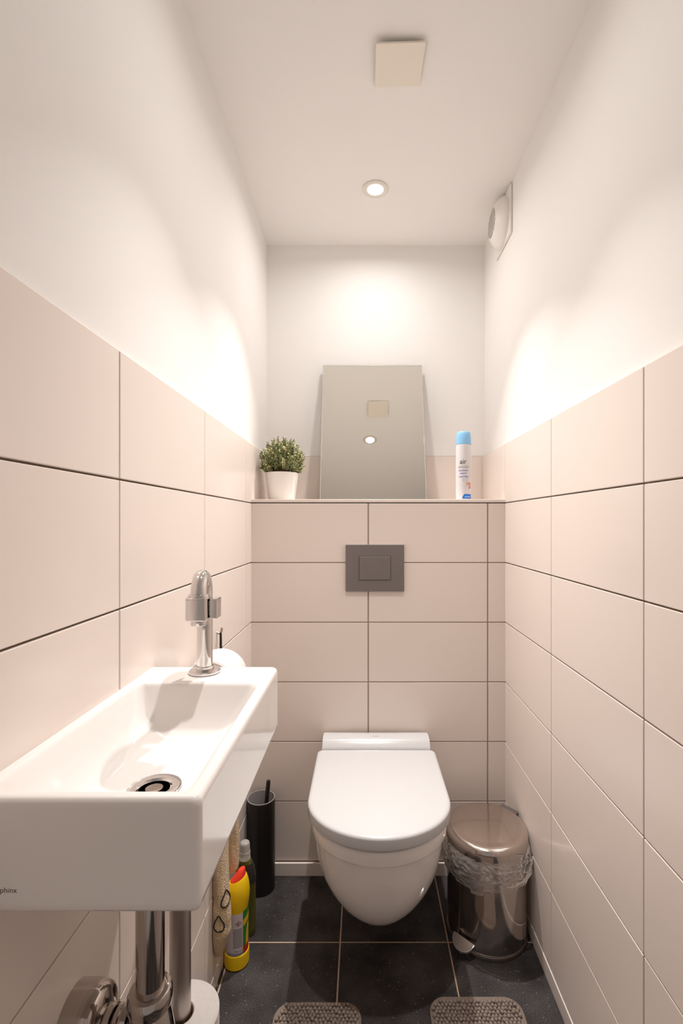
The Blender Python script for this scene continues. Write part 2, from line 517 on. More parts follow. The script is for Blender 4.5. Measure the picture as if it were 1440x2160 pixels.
hinge = obj('hinge_cover', loft(hc), SEATP, T, ang=40)
lb = patch(-0.009, 0.009, -0.0012, 0.0012, nu=1)
lb = bmesh.new()
for k, w in enumerate((0.0022, 0.0014, 0.0018, 0.0020, 0.0016, 0.0018)):
    add(lb, box(tx - 0.0105 + k * 0.0034, tx - 0.0105 + k * 0.0034 + w, hy0 + 0.0375, hy0 + 0.0405, 0.4825, 0.48325))
obj('maker_mark', lb, INKG, hinge)

# ------------------------------------------------------------------ wash basin
BX0, BX1, BY0, BY1, BZ0, BZ1 = XL + 0.0012, -0.1525, 0.4510, 0.868, 0.8115, 0.921
W = thing('wash_basin', 'small white rectangular wash basin mounted on the left wall', 'wash basin', (BX0, (BY0 + BY1) / 2, BZ0))
rings = []
for z, e, r in ((BZ0, 0.008, 0.004), (BZ0 + 0.002, 0.003, 0.006), (BZ0 + 0.006, 0.0006, 0.008), (BZ0 + 0.012, 0.0, 0.009),
                (BZ1 - 0.010, 0.0, 0.009), (BZ1 - 0.005, 0.0008, 0.009), (BZ1 - 0.002, 0.0025, 0.008), (BZ1 - 0.0004, 0.0052, 0.007)):
    rings.append(rrect(BX0, BX1 - e, BY0 + e, BY1 - e, z, r, 7))
# rim, then the bowl: x0, x1, y0, y1, z, corner radius
inner = [(-0.3665, -0.1655, 0.4625, 0.7800, BZ1, 0.010), (-0.3640, -0.1680, 0.4650, 0.7770, BZ1 - 0.0015, 0.012),
         (-0.3615, -0.1700, 0.4670, 0.7740, BZ1 - 0.006, 0.015), (-0.357, -0.1735, 0.471, 0.767, BZ1 - 0.022, 0.022),
         (-0.351, -0.1790, 0.477, 0.756, BZ1 - 0.044, 0.030), (-0.344, -0.1850, 0.485, 0.740, BZ1 - 0.061, 0.038),
         (-0.334, -0.1950, 0.497, 0.718, BZ1 - 0.072, 0.045), (-0.320, -0.2080, 0.520, 0.690, BZ1 - 0.0780, 0.045), (-0.306, -0.224, 0.574, 0.652, BZ1 - 0.0805, 0.036)]
rings += [rrect(x0, x1, y0, y1, z, r, 7) for x0, x1, y0, y1, z, r in inner]
obj('basin', loft(rings), PORC, W, ang=50)
dx, dy, dz = -0.265, 0.6130, BZ1 - 0.0805
dr = obj('drain', lathe((dx, dy, dz), [(0.0325, -0.001), (0.0335, 0.0012), (0.0325, 0.0030), (0.027, 0.0040), (0.022, 0.0030), (0.0195, -0.0), (0.0190, -0.004)], 48, cap0=False, cap1=False), CHROME, W)
obj('drain_hole', lathe((dx, dy, dz), [(0.0192, 0.0006), (0.0, 0.0006)], 32), mat('drain_dark', (0.05, 0.035, 0.03), 0.4), dr)
obj('drain_screw', lathe((dx, dy, dz), [(0.0105, 0.0007), (0.0105, 0.0016), (0.0085, 0.0022), (0.0, 0.0022)], 28), mat('brownish_steel', (0.30, 0.24, 0.20), 0.3, metal=0.9), dr)
tb = text_bm('sphinx', 0.0072)
for v in tb.verts:
    v.co = Vector((-0.3322 + v.co.x, BY0 - 0.00012, 0.8352 + v.co.y))
obj('maker_name', tb, mat('faded_brown_print', (0.10, 0.075, 0.055), 0.6), W, recalc=False)
obj('wall_sealant', box(XL + 0.0002, XL + 0.004, BY0 + 0.004, BY1 - 0.004, BZ1 - 0.006, BZ1 + 0.0012, 0.001), CAULK, W)

# tap
sx, sy = -0.2725, 0.832
A = thing('basin_tap', 'chrome swan-neck tap with a side lever on the basin corner', 'tap', (sx, sy, BZ1))
obj('base_flange', lathe((sx, sy, BZ1), [(0.0250, 0.0002), (0.0262, 0.001), (0.0262, 0.0040), (0.0245, 0.0058), (0.0165, 0.0066), (0.0, 0.0066)], 48), CHROME, A)
ex, ey = -0.2640, 0.7760
d2 = Vector((ex - sx, ey - sy, 0)); R2 = d2.length / 2; d2n = d2.normalized()
zb = 1.0560
path = [Vector((sx, sy, BZ1 + 0.006)), Vector((sx, sy, 0.96)), Vector((sx, sy, 1.01))]
for i in range(0, 19):
    a = PI * i / 18
    path.append(Vector((sx, sy, zb)) + d2n * (R2 - R2 * math.cos(a)) + Vector((0, 0, R2 * 1.12 * math.sin(a))))
path.append(Vector((ex, ey, zb - 0.004)))
obj('spout', tube(path, 0.0130, 28), CHROME, A, ang=60)
obj('stem_collar', lathe((sx, sy, BZ1), [(0.0150, 0.0065), (0.0150, 0.0110), (0.0136, 0.0125)], 32, cap0=False, cap1=False), CHROME, A)
obj('neck_ring', lathe((ex, ey, 1.0590), [(0.0134, 0.006), (0.0158, 0.005), (0.0168, 0.002), (0.0168, -0.001)], 40), CHROME, A)

def sq(c, r, n, pw, z):
    pts = []
    for i in range(n):
        t = 2 * PI * i / n
        cc, ss = math.cos(t), math.sin(t)
        pts.append(Vector((c[0] + r * math.copysign(abs(cc) ** (2 / pw), cc), c[1] + r * math.copysign(abs(ss) ** (2 / pw), ss), z)))
    return pts
obj('valve_head', loft([sq((ex, ey), r, 64, 3.0, z) for r, z in ((0.0170, 1.0600), (0.0185, 1.0590), (0.0188, 1.0565), (0.0192, 1.0250), (0.0180, 1.0232), (0.0125, 1.0228))]), CHROME, A, ang=40)
obj('aerator', lathe((ex, ey, 1.0230), [(0.0128, 0.001), (0.0128, -0.0075), (0.0118, -0.0092), (0.0100, -0.0092), (0.0098, -0.004), (0.0, -0.004)], 36), CHROME, A)
obj('lever', add(box(ex + 0.0185, ex + 0.0225, ey - 0.004, ey + 0.010, 1.030, 1.053, 0.001), box(ex + 0.0205, ex + 0.0315, ey - 0.009, ey + 0.016, 1.0255, 1.0575, 0.0012)),
    CHROME, A)

# siphon below the basin
px, py = -0.2700, 0.6130
S = thing('bottle_trap', 'chrome bottle trap and drain pipe under the basin', 'drain trap', (px, py, 0.40))
obj('tail_pipe', lathe((px, py, 0), [(0.0172, BZ0 - 0.0005), (0.0172, 0.560)], 40), AGED, S, ang=60)
obj('top_nut', lathe((px, py, 0), [(0.0180, 0.5905), (0.0215, 0.5905), (0.0250, 0.5885), (0.0268, 0.584), (0.0272, 0.577), (0.0264, 0.569), (0.0238, 0.5650), (0.0225, 0.5640), (0.0225, 0.558)], 48), AGED, S, ang=30)
obj('trap_body', lathe((px, py, 0), [(0.0228, 0.5640), (0.0262, 0.550), (0.0290, 0.535), (0.0305, 0.52), (0.0310, 0.44), (0.0285, 0.425), (0.0265, 0.41), (0.018, 0.402), (0.0, 0.401)], 48), AGED, S, ang=40)
oz, oy = 0.5310, 0.6230
obj('outlet_pipe', lathe((px, oy, oz), [(0.0160, 0.020), (0.0160, 0.1000)], 36, axis=(-1, 0, 0)), AGED, S, ang=60)
obj('outlet_nut', lathe((px, oy, oz), [(0.0200, 0.0285), (0.0245, 0.0300), (0.0255, 0.034), (0.0255, 0.039), (0.0225, 0.042), (0.0222, 0.047), (0.0185, 0.049)], 44, axis=(-1, 0, 0)), AGED, S, ang=40)
obj('second_ring', lathe((px, oy, oz), [(0.0190, 0.050), (0.0222, 0.052), (0.0222, 0.060), (0.0190, 0.063)], 44, axis=(-1, 0, 0)), AGED, S, ang=40)
wd = px - (XL)
obj('wall_rosette', lathe((px, oy, oz), [(0.0200, 0.0600), (0.0300, 0.0630), (0.0385, 0.0650), (0.0430, 0.0685), (0.0455, 0.0750), (0.0462, 0.085), (0.0462, wd - 0.0004)], 56, axis=(-1, 0, 0)), AGED, S, ang=40)

# ------------------------------------------------------------------ toilet paper
def make_roll(name, label, c, axis, r, L, rc=0.021, group=None):
    t = thing(name, label, 'toilet paper', c, group)
    a = Vector(axis)
    obj('paper', lathe(c, [(rc, 0.0), (r - 0.003, 0.0), (r, 0.003), (r, L - 0.003), (r - 0.003, L), (rc, L)], 56, axis=axis, cap0=False, cap1=False), PAPER, t, ang=40)
    obj('cardboard_tube', lathe(c, [(rc, 0.0005), (rc, L - 0.0005), (rc - 0.0015, L - 0.0005), (rc - 0.0015, 0.0005), (rc, 0.0005)], 32, axis=axis, cap0=False, cap1=False), CARD, t, ang=40)
    return t
hr = make_roll('toilet_roll', 'white toilet roll on the wall holder behind the tap', (-0.3145, 0.978, 0.843), (0, 1, 0), 0.0560, 0.10)
H = thing('toilet_roll_holder', 'dark metal toilet roll holder on the left wall behind the basin', 'roll holder', (XL, 1.01, 0.84))
DM = mat('dark_bronzed_steel', (0.13, 0.105, 0.09), 0.35, metal=0.8)
obj('wall_plate', box(XL + 0.0004, XL + 0.004, 0.945, 1.0765, 0.800, 0.8835, 0.0008), DM, H)
obj('screw', lathe((XL + 0.004, 1.064, 0.862), [(0.004, 0.0), (0.0035, 0.0012), (0.0, 0.0016)], 16, axis=(1, 0, 0)), CHROME, H)
obj('arm', tube([(XL + 0.003, 0.958, 0.843), (-0.330, 0.958, 0.843), (-0.320, 0.960, 0.843), (-0.3145, 0.967, 0.843), (-0.3145, 1.085, 0.843)], 0.006, 14), DM, H, ang=60)

ST = thing('spare_roll_stand', 'brushed steel spare-roll stand with a tall pole under the basin', 'roll stand', (-0.2800, 0.740, 0))
obj('base_disc', lathe((-0.28, 0.74, 0), [(0.062, 0.0), (0.063, 0.002), (0.063, 0.010), (0.060, 0.014), (0.0, 0.014)], 48), STEEL, ST)
obj('pole', lathe((-0.28, 0.74, 0), [(0.0156, 0.0142), (0.0156, 0.655), (0.0135, 0.660), (0.0, 0.661)], 36), STEEL, ST, ang=50)
zz = 0.0145
names = ['lowest white toilet roll on the steel stand', 'second white toilet roll from the floor on the steel stand',
         'third white toilet roll from the floor on the steel stand', 'topmost white toilet roll on the steel stand under the basin']
for k in range(4):
    make_roll('toilet_roll', names[k], (-0.28, 0.74, zz + k * 0.1036), (0, 0, 1), 0.0575, 0.1030, rc=0.0205, group='toilet rolls on the stand')

# ------------------------------------------------------------------ towel and hook
hk = thing('wall_hook', 'small grey oval hook on the left wall above the toilet roll', 'hook', (XL, 1.240, 0.903))
obj('pad', loft([[Vector((XL + d, 1.240 + s * 0.011 * math.cos(t), 0.905 + s * 0.017 * math.sin(t))) for t in [2 * PI * i / 28 for i in range(28)]] for d, s in ((0.0004, 1), (0.004, 1), (0.0055, .9))]), STEEL, hk)
obj('prong', tube([(XL + 0.004, 1.240, 0.898), (XL + 0.012, 1.240, 0.894), (XL + 0.0175, 1.240, 0.900), (XL + 0.018, 1.240, 0.909)], 0.003, 10), STEEL, hk, ang=60)

def terry():
    m = bpy.data.materials.new('beige_terry_cloth'); m.use_nodes = True
    nt = m.node_tree; b = nt.nodes['Principled BSDF']
    tc = nt.nodes.new('ShaderNodeTexCoord')
    v = nt.nodes.new('ShaderNodeTexVoronoi'); v.inputs['Scale'].default_value = 330
    nt.links.new(tc.outputs['Object'], v.inputs['Vector'])
    r = nt.nodes.new('ShaderNodeValToRGB')
    r.color_ramp.elements[0].color = (0.76, 0.575, 0.355, 1); r.color_ramp.elements[1].color = (0.54, 0.385, 0.225, 1)
    nt.links.new(v.outputs['Distance'], r.inputs['Fac']); nt.links.new(r.outputs['Color'], b.inputs['Base Color'])
    bp = nt.nodes.new('ShaderNodeBump'); bp.inputs['Strength'].default_value = 0.9; bp.inputs['Distance'].default_value = 0.003; bp.invert = True
    nt.links.new(v.outputs['Distance'], bp.inputs['Height']); nt.links.new(bp.outputs['Normal'], b.inputs['Normal'])
    b.inputs['Roughness'].default_value = 0.95
    b.inputs['Specular IOR Level'].default_value = 0.1
    b.inputs['Sheen Weight'].default_value = 0.3
    return m
TERRY = terry()
TW = thing('hand_towel', 'beige terry towel with black teardrop outlines hanging on the left wall', 'towel', (XL, 1.24, 0.08))
def fold(t, z, seed):
    return 1 + 0.05 * math.sin(3 * t + seed + z * 14) + 0.10 * noise.noise(Vector((1.6 * math.cos(t), 1.6 * math.sin(t), z * 16 + seed))) + 0.05 * noise.noise(Vector((4 * math.cos(t), 4 * math.sin(t), z * 45)))
def cloth(levels, seed, n=72):
    """levels: z, centre x, centre y, half x, half y - a hanging bundle with folds, kept clear of the wall."""
    rs = []
    for z, cx, cy, hx, hy in levels:
        ring = []
        for i in range(n):
            t = 2 * PI * i / n
            f = fold(t, z, seed)
            x = cx + hx * f * math.cos(t); y = cy + hy * f * math.sin(t)
            ring.append(Vector((max(x, XL + 0.0012), y, z)))
        rs.append(ring)
    return loft(rs)
lv = []
def lerp_levels(keys, n):
    out = []
    for k in range(n):
        s = k / (n - 1) * (len(keys) - 1)
        i = min(int(s), len(keys) - 2); f = s - i; f2 = f * f * (3 - 2 * f) if False else f
        out.append(tuple(a + (b - a) * f2 for a, b in zip(keys[i], keys[i + 1])))
    return out
LONG = [(0.740, -0.366, 1.238, 0.006, 0.006), (0.700, -0.364, 1.236, 0.012, 0.020), (0.55, -0.362, 1.232, 0.015, 0.030), (0.35, -0.361, 1.226, 0.017, 0.032),
        (0.25, -0.360, 1.224, 0.019, 0.033), (0.190, -0.357, 1.224, 0.022, 0.033), (0.150, -0.357, 1.224, 0.022, 0.032), (0.115, -0.361, 1.226, 0.016, 0.024), (0.085, -0.366, 1.229, 0.009, 0.012), (0.078, -0.367, 1.230, 0.004, 0.006)]
long_part = obj('long_fold', cloth(lerp_levels(LONG, 90), 0.6), TERRY, TW, ang=80)
SHORT = [(0.740, -0.366, 1.246, 0.005, 0.006), (0.69, -0.364, 1.275, 0.012, 0.020), (0.50, -0.363, 1.325, 0.014, 0.022), (0.30, -0.362, 1.342, 0.016, 0.022), (0.23, -0.362, 1.343, 0.0165, 0.022), (0.220, -0.362, 1.343, 0.0155, 0.021)]
obj('short_fold', cloth(lerp_levels(SHORT, 60), 2.1), TERRY, TW, ang=80)
obj('hanging_loop', tube([(-0.366, 1.238, 0.735), (-0.3655, 1.236, 0.80), (-0.3655, 1.2375, 0.895), (-0.3655, 1.2400, 0.899), (-0.3655, 1.2425, 0.895), (-0.3650, 1.246, 0.80), (-0.366, 1.244, 0.735)], 0.0022, 8), BLACK, TW, ang=60)

def towel_pt(a, z):
    """Point on the long fold's skin at angle a and height z."""
    keys = LONG
    for k0, k1 in zip(keys[:-1], keys[1:]):
        if k1[0] <= z <= k0[0]:
            f = (k0[0] - z) / (k0[0] - k1[0])
            _, cx, cy, hx, hy = [p + (q - p) * f for p, q in zip(k0, k1)]
            ff = fold(a, z, 0.6)
            return Vector((cx + (hx * ff + 0.0008) * math.cos(a), cy + (hy * ff + 0.0008) * math.sin(a), z))
for a0, z0, s in ((-0.55, 0.243, 1.0), (-1.55, 0.188, 1.0)):
    loop = []
    for i in range(25):
        t = 2 * PI * i / 24
        w = 0.85 * s * math.sin(t) * (0.62 - 0.38 * math.cos(t))
        p = towel_pt(a0 + w, z0 - 0.019 * math.cos(t + PI) * s)
        loop.append(p)
    obj('outline_print', tube(loop, 0.0016, 6), BLACK, long_part, ang=60)

# ------------------------------------------------------------------ yellow cleaner bottle
yx, yy = -0.3395, 1.2985
YEL = mat('yellow_bottle_plastic', (0.90, 0.60, 0.008), 0.30, spec=0.45)
RED = mat('red_cap_plastic', (0.85, 0.055, 0.025), 0.35)
GRN = mat('green_label', (0.03, 0.22, 0.04), 0.35)
LBL = mat('pale_label', (0.62, 0.56, 0.56), 0.35)
Y = thing('cleaner_bottle', 'yellow toilet cleaner bottle with red cap standing on the floor', 'bottle', (yx, yy, 0))
n = 44
def tilted(cx, cy, z, r, slope):
    return [Vector((cx + r * math.cos(t), cy + r * math.sin(t), z + slope * r * math.cos(t))) for t in [2 * PI * i / n for i in range(n)]]
br = [tilted(yx, yy, z, r, 0) for z, r in ((0.0, 0.0285), (0.002, 0.0315), (0.005, 0.0328), (0.036, 0.0328), (0.0385, 0.0318), (0.040, 0.0300), (0.10, 0.0300), (0.148, 0.0292))]
br += [tilted(yx + 0.001, yy, 0.153, 0.0292, 0.02), tilted(yx + 0.0012, yy, 0.162, 0.0305, 0.03), tilted(yx + 0.0015, yy, 0.176, 0.0318, 0.05), tilted(yx + 0.002, yy, 0.190, 0.0320, 0.08), tilted(yx + 0.002, yy, 0.204, 0.0305, 0.18),
       tilted(yx + 0.0025, yy, 0.215, 0.0272, 0.32), tilted(yx + 0.003, yy, 0.222, 0.0238, 0.40), tilted(yx + 0.003, yy, 0.2245, 0.0230, 0.42), tilted(yx + 0.003, yy, 0.2265, 0.0215, 0.42)]
obj('bottle', loft(br), YEL, Y, ang=40)
cr = [tilted(yx + 0.003, yy, 0.2262, 0.0205, 0.42), tilted(yx + 0.0035, yy, 0.2300, 0.0200, 0.46), tilted(yx + 0.0065, yy, 0.2385, 0.0160, 0.62), tilted(yx + 0.0100, yy, 0.2460, 0.0115, 0.62), tilted(yx + 0.0120, yy, 0.2500, 0.0088, 0.45), tilted(yx + 0.0125, yy, 0.2515, 0.0065, 0.3)]
obj('cap', loft(cr), RED, Y, ang=40)
ANG = math.atan2(-yy, -yx) + 0.10            # towards the viewer
lab = obj('label', wrap(patch(-0.040, 0.0130, 0.0405, 0.150, 16, 1, 0.0006), yx, yy, 0.0300, ANG, 0), LBL, Y)
obj('label_front', wrap(patch(0.0136, 0.050, 0.0405, 0.152, 14, 1, 0.0006), yx, yy, 0.0300, ANG, 0), GRN, Y)
obj('label_red_corner', wrap(patch(0.0136, 0.040, 0.0405, 0.064, 8, 4, 0.0009, lambda s, t, u, v: (u, 0.0405 + (v - 0.0405) * (0.75 + 0.35 * s))), yx, yy, 0.0300, ANG, 0), mat('red_label', (0.55, 0.02, 0.02), 0.35), Y)
obj('label_yellow_band', wrap(patch(0.0136, 0.045, 0.112, 0.128, 10, 2, 0.0009, lambda s, t, u, v: (u, v + 0.014 * s)), yx, yy, 0.0300, ANG, 0), mat('label_yellow', (0.80, 0.50, 0.01), 0.35), Y)
obj('label_yellow_swoosh', wrap(patch(0.022, 0.034, 0.060, 0.112, 6, 10, 0.0009, lambda s, t, u, v: (u + 0.006 * t * t, v)), yx, yy, 0.0300, ANG, 0), mat('label_yellow', (0.80, 0.50, 0.01), 0.35), Y)
pb = bmesh.new()
z = 0.1105
while z > 0.0600:
    u0 = -0.0125 + random.uniform(-0.0008, 0.0008)
    while u0 < 0.0100:
        w = random.uniform(0.0012, 0.0032)
        add(pb, patch(u0, min(u0 + w, 0.0106), z, z + 0.0009, 2, 1, 0.0010))
        u0 += w + 0.0006
    z -= 0.0019
obj('small_print', wrap(pb, yx, yy, 0.0300, ANG, 0), mat('grey_print', (0.16, 0.15, 0.19), 0.5), Y, recalc=False)
db = bmesh.new()
hw = 0.0078
for a in range(4):
    p0 = Vector((math.cos(a * PI / 2), math.sin(a * PI / 2), 0)); p1 = Vector((math.cos((a + 1) * PI / 2), math.sin((a + 1) * PI / 2), 0))
    vs = [db.verts.new((q.x, q.y, 0.0011)) for q in (p0 * hw, p1 * hw, p1 * (hw - 0.0013), p0 * (hw - 0.0013))]
    db.faces.new(vs)
bmesh.ops.translate(db, verts=db.verts, vec=(0.001, 0.1245, 0))
obj('hazard_diamond', wrap(db, yx, yy, 0.0300, ANG, 0), mat('red_print', (0.42, 0.02, 0.02), 0.5), Y, recalc=False)
ib = bmesh.new()
for pts in (((-0.0030, -0.0030), (0.0030, -0.0034), (0.0030, -0.0024), (-0.0026, -0.0020)), ((-0.0022, -0.002), (-0.0006, -0.002), (-0.0014, 0.0034), (-0.0030, 0.0030)),
            ((-0.0008, 0.0004), (0.0012, -0.0004), (0.0028, 0.0016), (0.0004, 0.0018))):
    ib.faces.new([ib.verts.new((u + 0.001, v + 0.1245, 0.0011)) for u, v in pts])
obj('hazard_symbol', wrap(ib, yx, yy, 0.0300, ANG, 0), INKG, Y, recalc=False)
tb = text_bm('750 ml e', 0.0062)
for v in tb.verts:
    v.co.x += 0.0008; v.co.z = 0.0011
obj('volume_print', wrap(tb, yx, yy, 0.0300, ANG, 0.0525), mat('blue_print', (0.05, 0.07, 0.28), 0.5), Y, recalc=False)
sb = bmesh.new()
for k in range(3):
    add(sb, patch(-0.030, 0.0120, 0.0410 + k * 0.0026, 0.0421 + k * 0.0026, 10, 1, 0.0010))
obj('label_stripes', wrap(sb, yx, yy, 0.0300, ANG, 0), mat('blue_print', (0.05, 0.07, 0.28), 0.5), Y, recalc=False)

# ------------------------------------------------------------------ clear-capped bottle behind it
gx, gy = -0.3390, 1.392
G = thing('detergent_bottle', 'dark green detergent bottle with clear cap behind the yellow bottle', 'bottle', (gx, gy, 0))
GB = mat('olive_clear_plastic', (0.34, 0.33, 0.07), 0.08, trans=0.75, ior=1.38)
def oval(cx, cy, z, rx, ry, n=44, pw=2.4):
    return [Vector((cx + rx * math.copysign(abs(math.cos(t)) ** (2 / pw), math.cos(t)), cy + ry * math.copysign(abs(math.sin(t)) ** (2 / pw), math.sin(t)), z)) for t in [2 * PI * i / n for i in range(n)]]
obj('bottle', loft([oval(gx, gy, z, a, b) for z, a, b in ((0, 0.026, 0.018), (0.004, 0.0285, 0.020), (0.03, 0.0290, 0.021), (0.12, 0.0290, 0.021), (0.165, 0.0285, 0.0205), (0.188, 0.0255, 0.019), (0.203, 0.0190, 0.0165), (0.208, 0.0160, 0.0155), (0.212, 0.0150, 0.0150))]), GB, G, ang=40)
obj('label', loft([oval(gx, gy, z, a + 0.0004, b + 0.0004) for z, a, b in ((0.150, 0.0287, 0.0207), (0.165, 0.0285, 0.0205), (0.188, 0.0255, 0.019), (0.203, 0.0190, 0.0165))], False, False), mat('charcoal_label', (0.03, 0.027, 0.025), 0.35), G)
obj('dark_liquid', loft([oval(gx - 0.004, gy, z, a, b) for z, a, b in ((0.004, 0.019, 0.0165), (0.06, 0.021, 0.0175), (0.149, 0.021, 0.0175))]), mat('dark_detergent', (0.018, 0.016, 0.006), 0.3), G)  # near-black detergent core inside the olive bottle
obj('cap', lathe((gx - 0.002, gy, 0.2122), [(0.0160, 0.0), (0.0162, 0.002), (0.0158, 0.020), (0.0155, 0.0225), (0.0146, 0.0235), (0.0143, 0.042), (0.0130, 0.0465), (0.0100, 0.049), (0.0, 0.0497)], 36),
    mat('frosted_clear_cap', (0.72, 0.70, 0.69), 0.25, trans=0.55, ior=1.4), G, ang=40)

# ------------------------------------------------------------------ toilet brush
bx, by, brad = -0.3300, 1.5630, 0.0440
BH = thing('toilet_brush_holder', 'black cylindrical toilet brush holder with grey lining in the corner', 'brush holder', (bx, by, 0))
obj('cylinder', lathe((bx, by, 0), [(0.0, 0.0), (0.0425, 0.0), (brad, 0.003), (brad, 0.2885), (brad - 0.0012, 0.2890), (brad - 0.0012, 0.012), (0, 0.012)], 56, cap0=False, cap1=False), BLACK, BH, ang=40)
obj('lining', lathe((bx, by, 0), [(brad - 0.0014, 0.2895), (brad - 0.0002, 0.2900), (brad - 0.0002, 0.2913), (brad - 0.0024, 0.2913), (brad - 0.0028, 0.020)], 56, cap0=False, cap1=False), mat('grey_lining', (0.36, 0.34, 0.34), 0.3), BH, ang=40)
TB = thing('toilet_brush', 'black toilet brush handle sticking out of the black holder', 'toilet brush', (bx, by, 0.013))
obj('handle', tube([(bx + 0.001, by, 0.10), (bx + 0.0235, by - 0.002, 0.340), (bx + 0.0240, by - 0.002, 0.3465)], [0.0062, 0.0068, 0.0060], 20), mat('dark_brown_plastic', (0.020, 0.012, 0.010), 0.3), TB, ang=60)
bb = lathe((bx, by, 0), [(0.020, 0.014), (0.034, 0.022), (0.036, 0.05), (0.034, 0.085), (0.022, 0.098), (0.006, 0.103)], 40)
obj('bristles', bb, PINKW, TB)

# ------------------------------------------------------------------ pedal bin
cx, cy, BR = 0.3580, 1.4080, 0.1130
P = thing('pedal_bin', 'round polished steel pedal bin between toilet and right wall', 'bin', (cx, cy, 0))
obj('body', lathe((cx, cy, 0), [(0.0, 0.012), (BR - 0.003, 0.012), (BR - 0.001, 0.016), (BR - 0.001, 0.266), (BR - 0.003, 0.268), (BR - 0.005, 0.266), (BR - 0.005, 0.02), (0.0, 0.018)], 72, cap0=False, cap1=False), BINST, P, ang=40)
obj('base_ring', lathe((cx, cy, 0), [(BR - 0.012, 0.0), (BR + 0.0005, 0.0), (BR + 0.0015, 0.003), (BR + 0.0015, 0.009), (BR, 0.012), (BR - 0.012, 0.012)], 72), mat('dark_steel_ring', (0.30, 0.26, 0.24), 0.3, metal=0.9), P, ang=40)
hd = Vector((0.76, 0.65, 0)).normalized()                # towards the hinge
lr = BR + 0.0035
b = lathe((cx, cy, 0.2700), [(lr - 0.003, 0.0), (lr - 0.0005, 0.0008), (lr, 0.003), (lr, 0.020), (lr - 0.0015, 0.027), (lr - 0.0055, 0.0325), (lr - 0.012, 0.0360), (lr - 0.021, 0.0372), (lr - 0.030, 0.0374),
                             (lr - 0.034, 0.0384), (0.06, 0.0415), (0.03, 0.0430), (0.0, 0.0434)], 72)
piv = Vector((cx, cy, 0.270)) + hd * lr
rot = Matrix.Rotation(math.radians(2.2), 4, Vector((hd.y, -hd.x, 0)))
for v in b.verts:
    v.co = piv + rot @ (v.co - piv)
lidb = obj('lid', b, BINST, P, ang=30)
side_v = Vector((-hd.y, hd.x, 0))
hb = box(-0.030, 0.030, -0.010, 0.014, 0.255, 0.301, 0.003)
for v in hb.verts:
    q = piv + side_v * v.co.x + hd * (v.co.y - 0.002)
    v.co = Vector((min(q.x, XR - 0.010), q.y, v.co.z))
obj('hinge', hb, mat('grey_hinge_plastic', (0.10, 0.085, 0.08), 0.4), P)
pd = Vector((-0.70, -0.714, 0)).normalized(); ps = Vector((-pd.y, pd.x, 0))
pc = Vector((cx, cy, 0)) + pd * (BR + 0.004)
pts = [(-0.033, 0.0)] + [(-0.033 * math.cos(PI * i / 20), 0.030 * math.sin(PI * i / 20)) for i in range(1, 20)] + [(0.033, 0.0)]
def ring_p(z, e):
    return [pc + ps * (u * (1 - e)) + pd * (w * (1 - e) + 0.0005) + Vector((0, 0, z - w * 0.45)) for u, w in pts]
obj('pedal', loft([ring_p(0.0345, 0.05), ring_p(0.036, 0.0), ring_p(0.0405, 0.0), ring_p(0.042, 0.05)]), CHROME, P, ang=40)
obj('pedal_arm', tube([pc + pd * 0.008 + Vector((0, 0, 0.030)), pc - pd * 0.003 + Vector((0, 0, 0.018)), pc - pd * 0.012 + Vector((0, 0, 0.014))], 0.005, 10), BLACK, P, ang=60)

# crumpled clear liner folded over the rim
N, M = 260, 40
bm = bmesh.new()
grid = []
for j in range(M + 1):
    s = j / M
    row = []
    for i in range(N):
        a = 2 * PI * i / N
        front = 0.5 + 0.5 * math.cos(a - math.atan2(-0.95, -0.25))
        drop = 0.040 + 0.034 * front + 0.010 * noise.noise(Vector((math.cos(a) * 2.2, math.sin(a) * 2.2, 3.0)))
        tag_a = ((a - 4.28 + PI) % (2 * PI)) - PI
        if abs(tag_a) < 0.13:
            drop += 0.012
        q = Vector((math.cos(a) * 3.2, math.sin(a) * 3.2, s * 2.2))
        w = 0.0045 * noise.noise(q) + 0.0075 * (0.35 - abs(noise.noise(q * 1.9 + Vector((5, 1, 2 + s * 2))))) + 0.0060 * (0.3 - abs(noise.noise(q * 4.3 + Vector((1, 7, 2)))))
        env = math.sin(PI * min(1, s * 1.15 + 0.05)) ** 0.7 if s < 0.86 else 0.55
        r = BR + 0.0006 + 0.0022 + 0.0135 * math.sin(PI * 0.62 * s) * (0.75 + 0.25 * front) + w * env
        r = max(r, BR + 0.0005)
        if j == 0:
            r = BR - 0.0002
        x = cx + r * math.cos(a); y = cy + r * math.sin(a)
        row.append(bm.verts.new((min(x, XR - 0.0012), min(y, YBOX - 0.01), 0.2695 - s * drop)))
    grid.append(row)
for j in range(M):
    for i in range(N):
        k = (i + 1) % N
        bm.faces.new((grid[j][i], grid[j][k], grid[j + 1][k], grid[j + 1][i]))
bag = obj('bin_liner', bm, FILM, ang=70, recalc=False, wn=False)
tag(bag, 'crumpled clear plastic liner folded over the rim of the steel bin', 'bin liner')

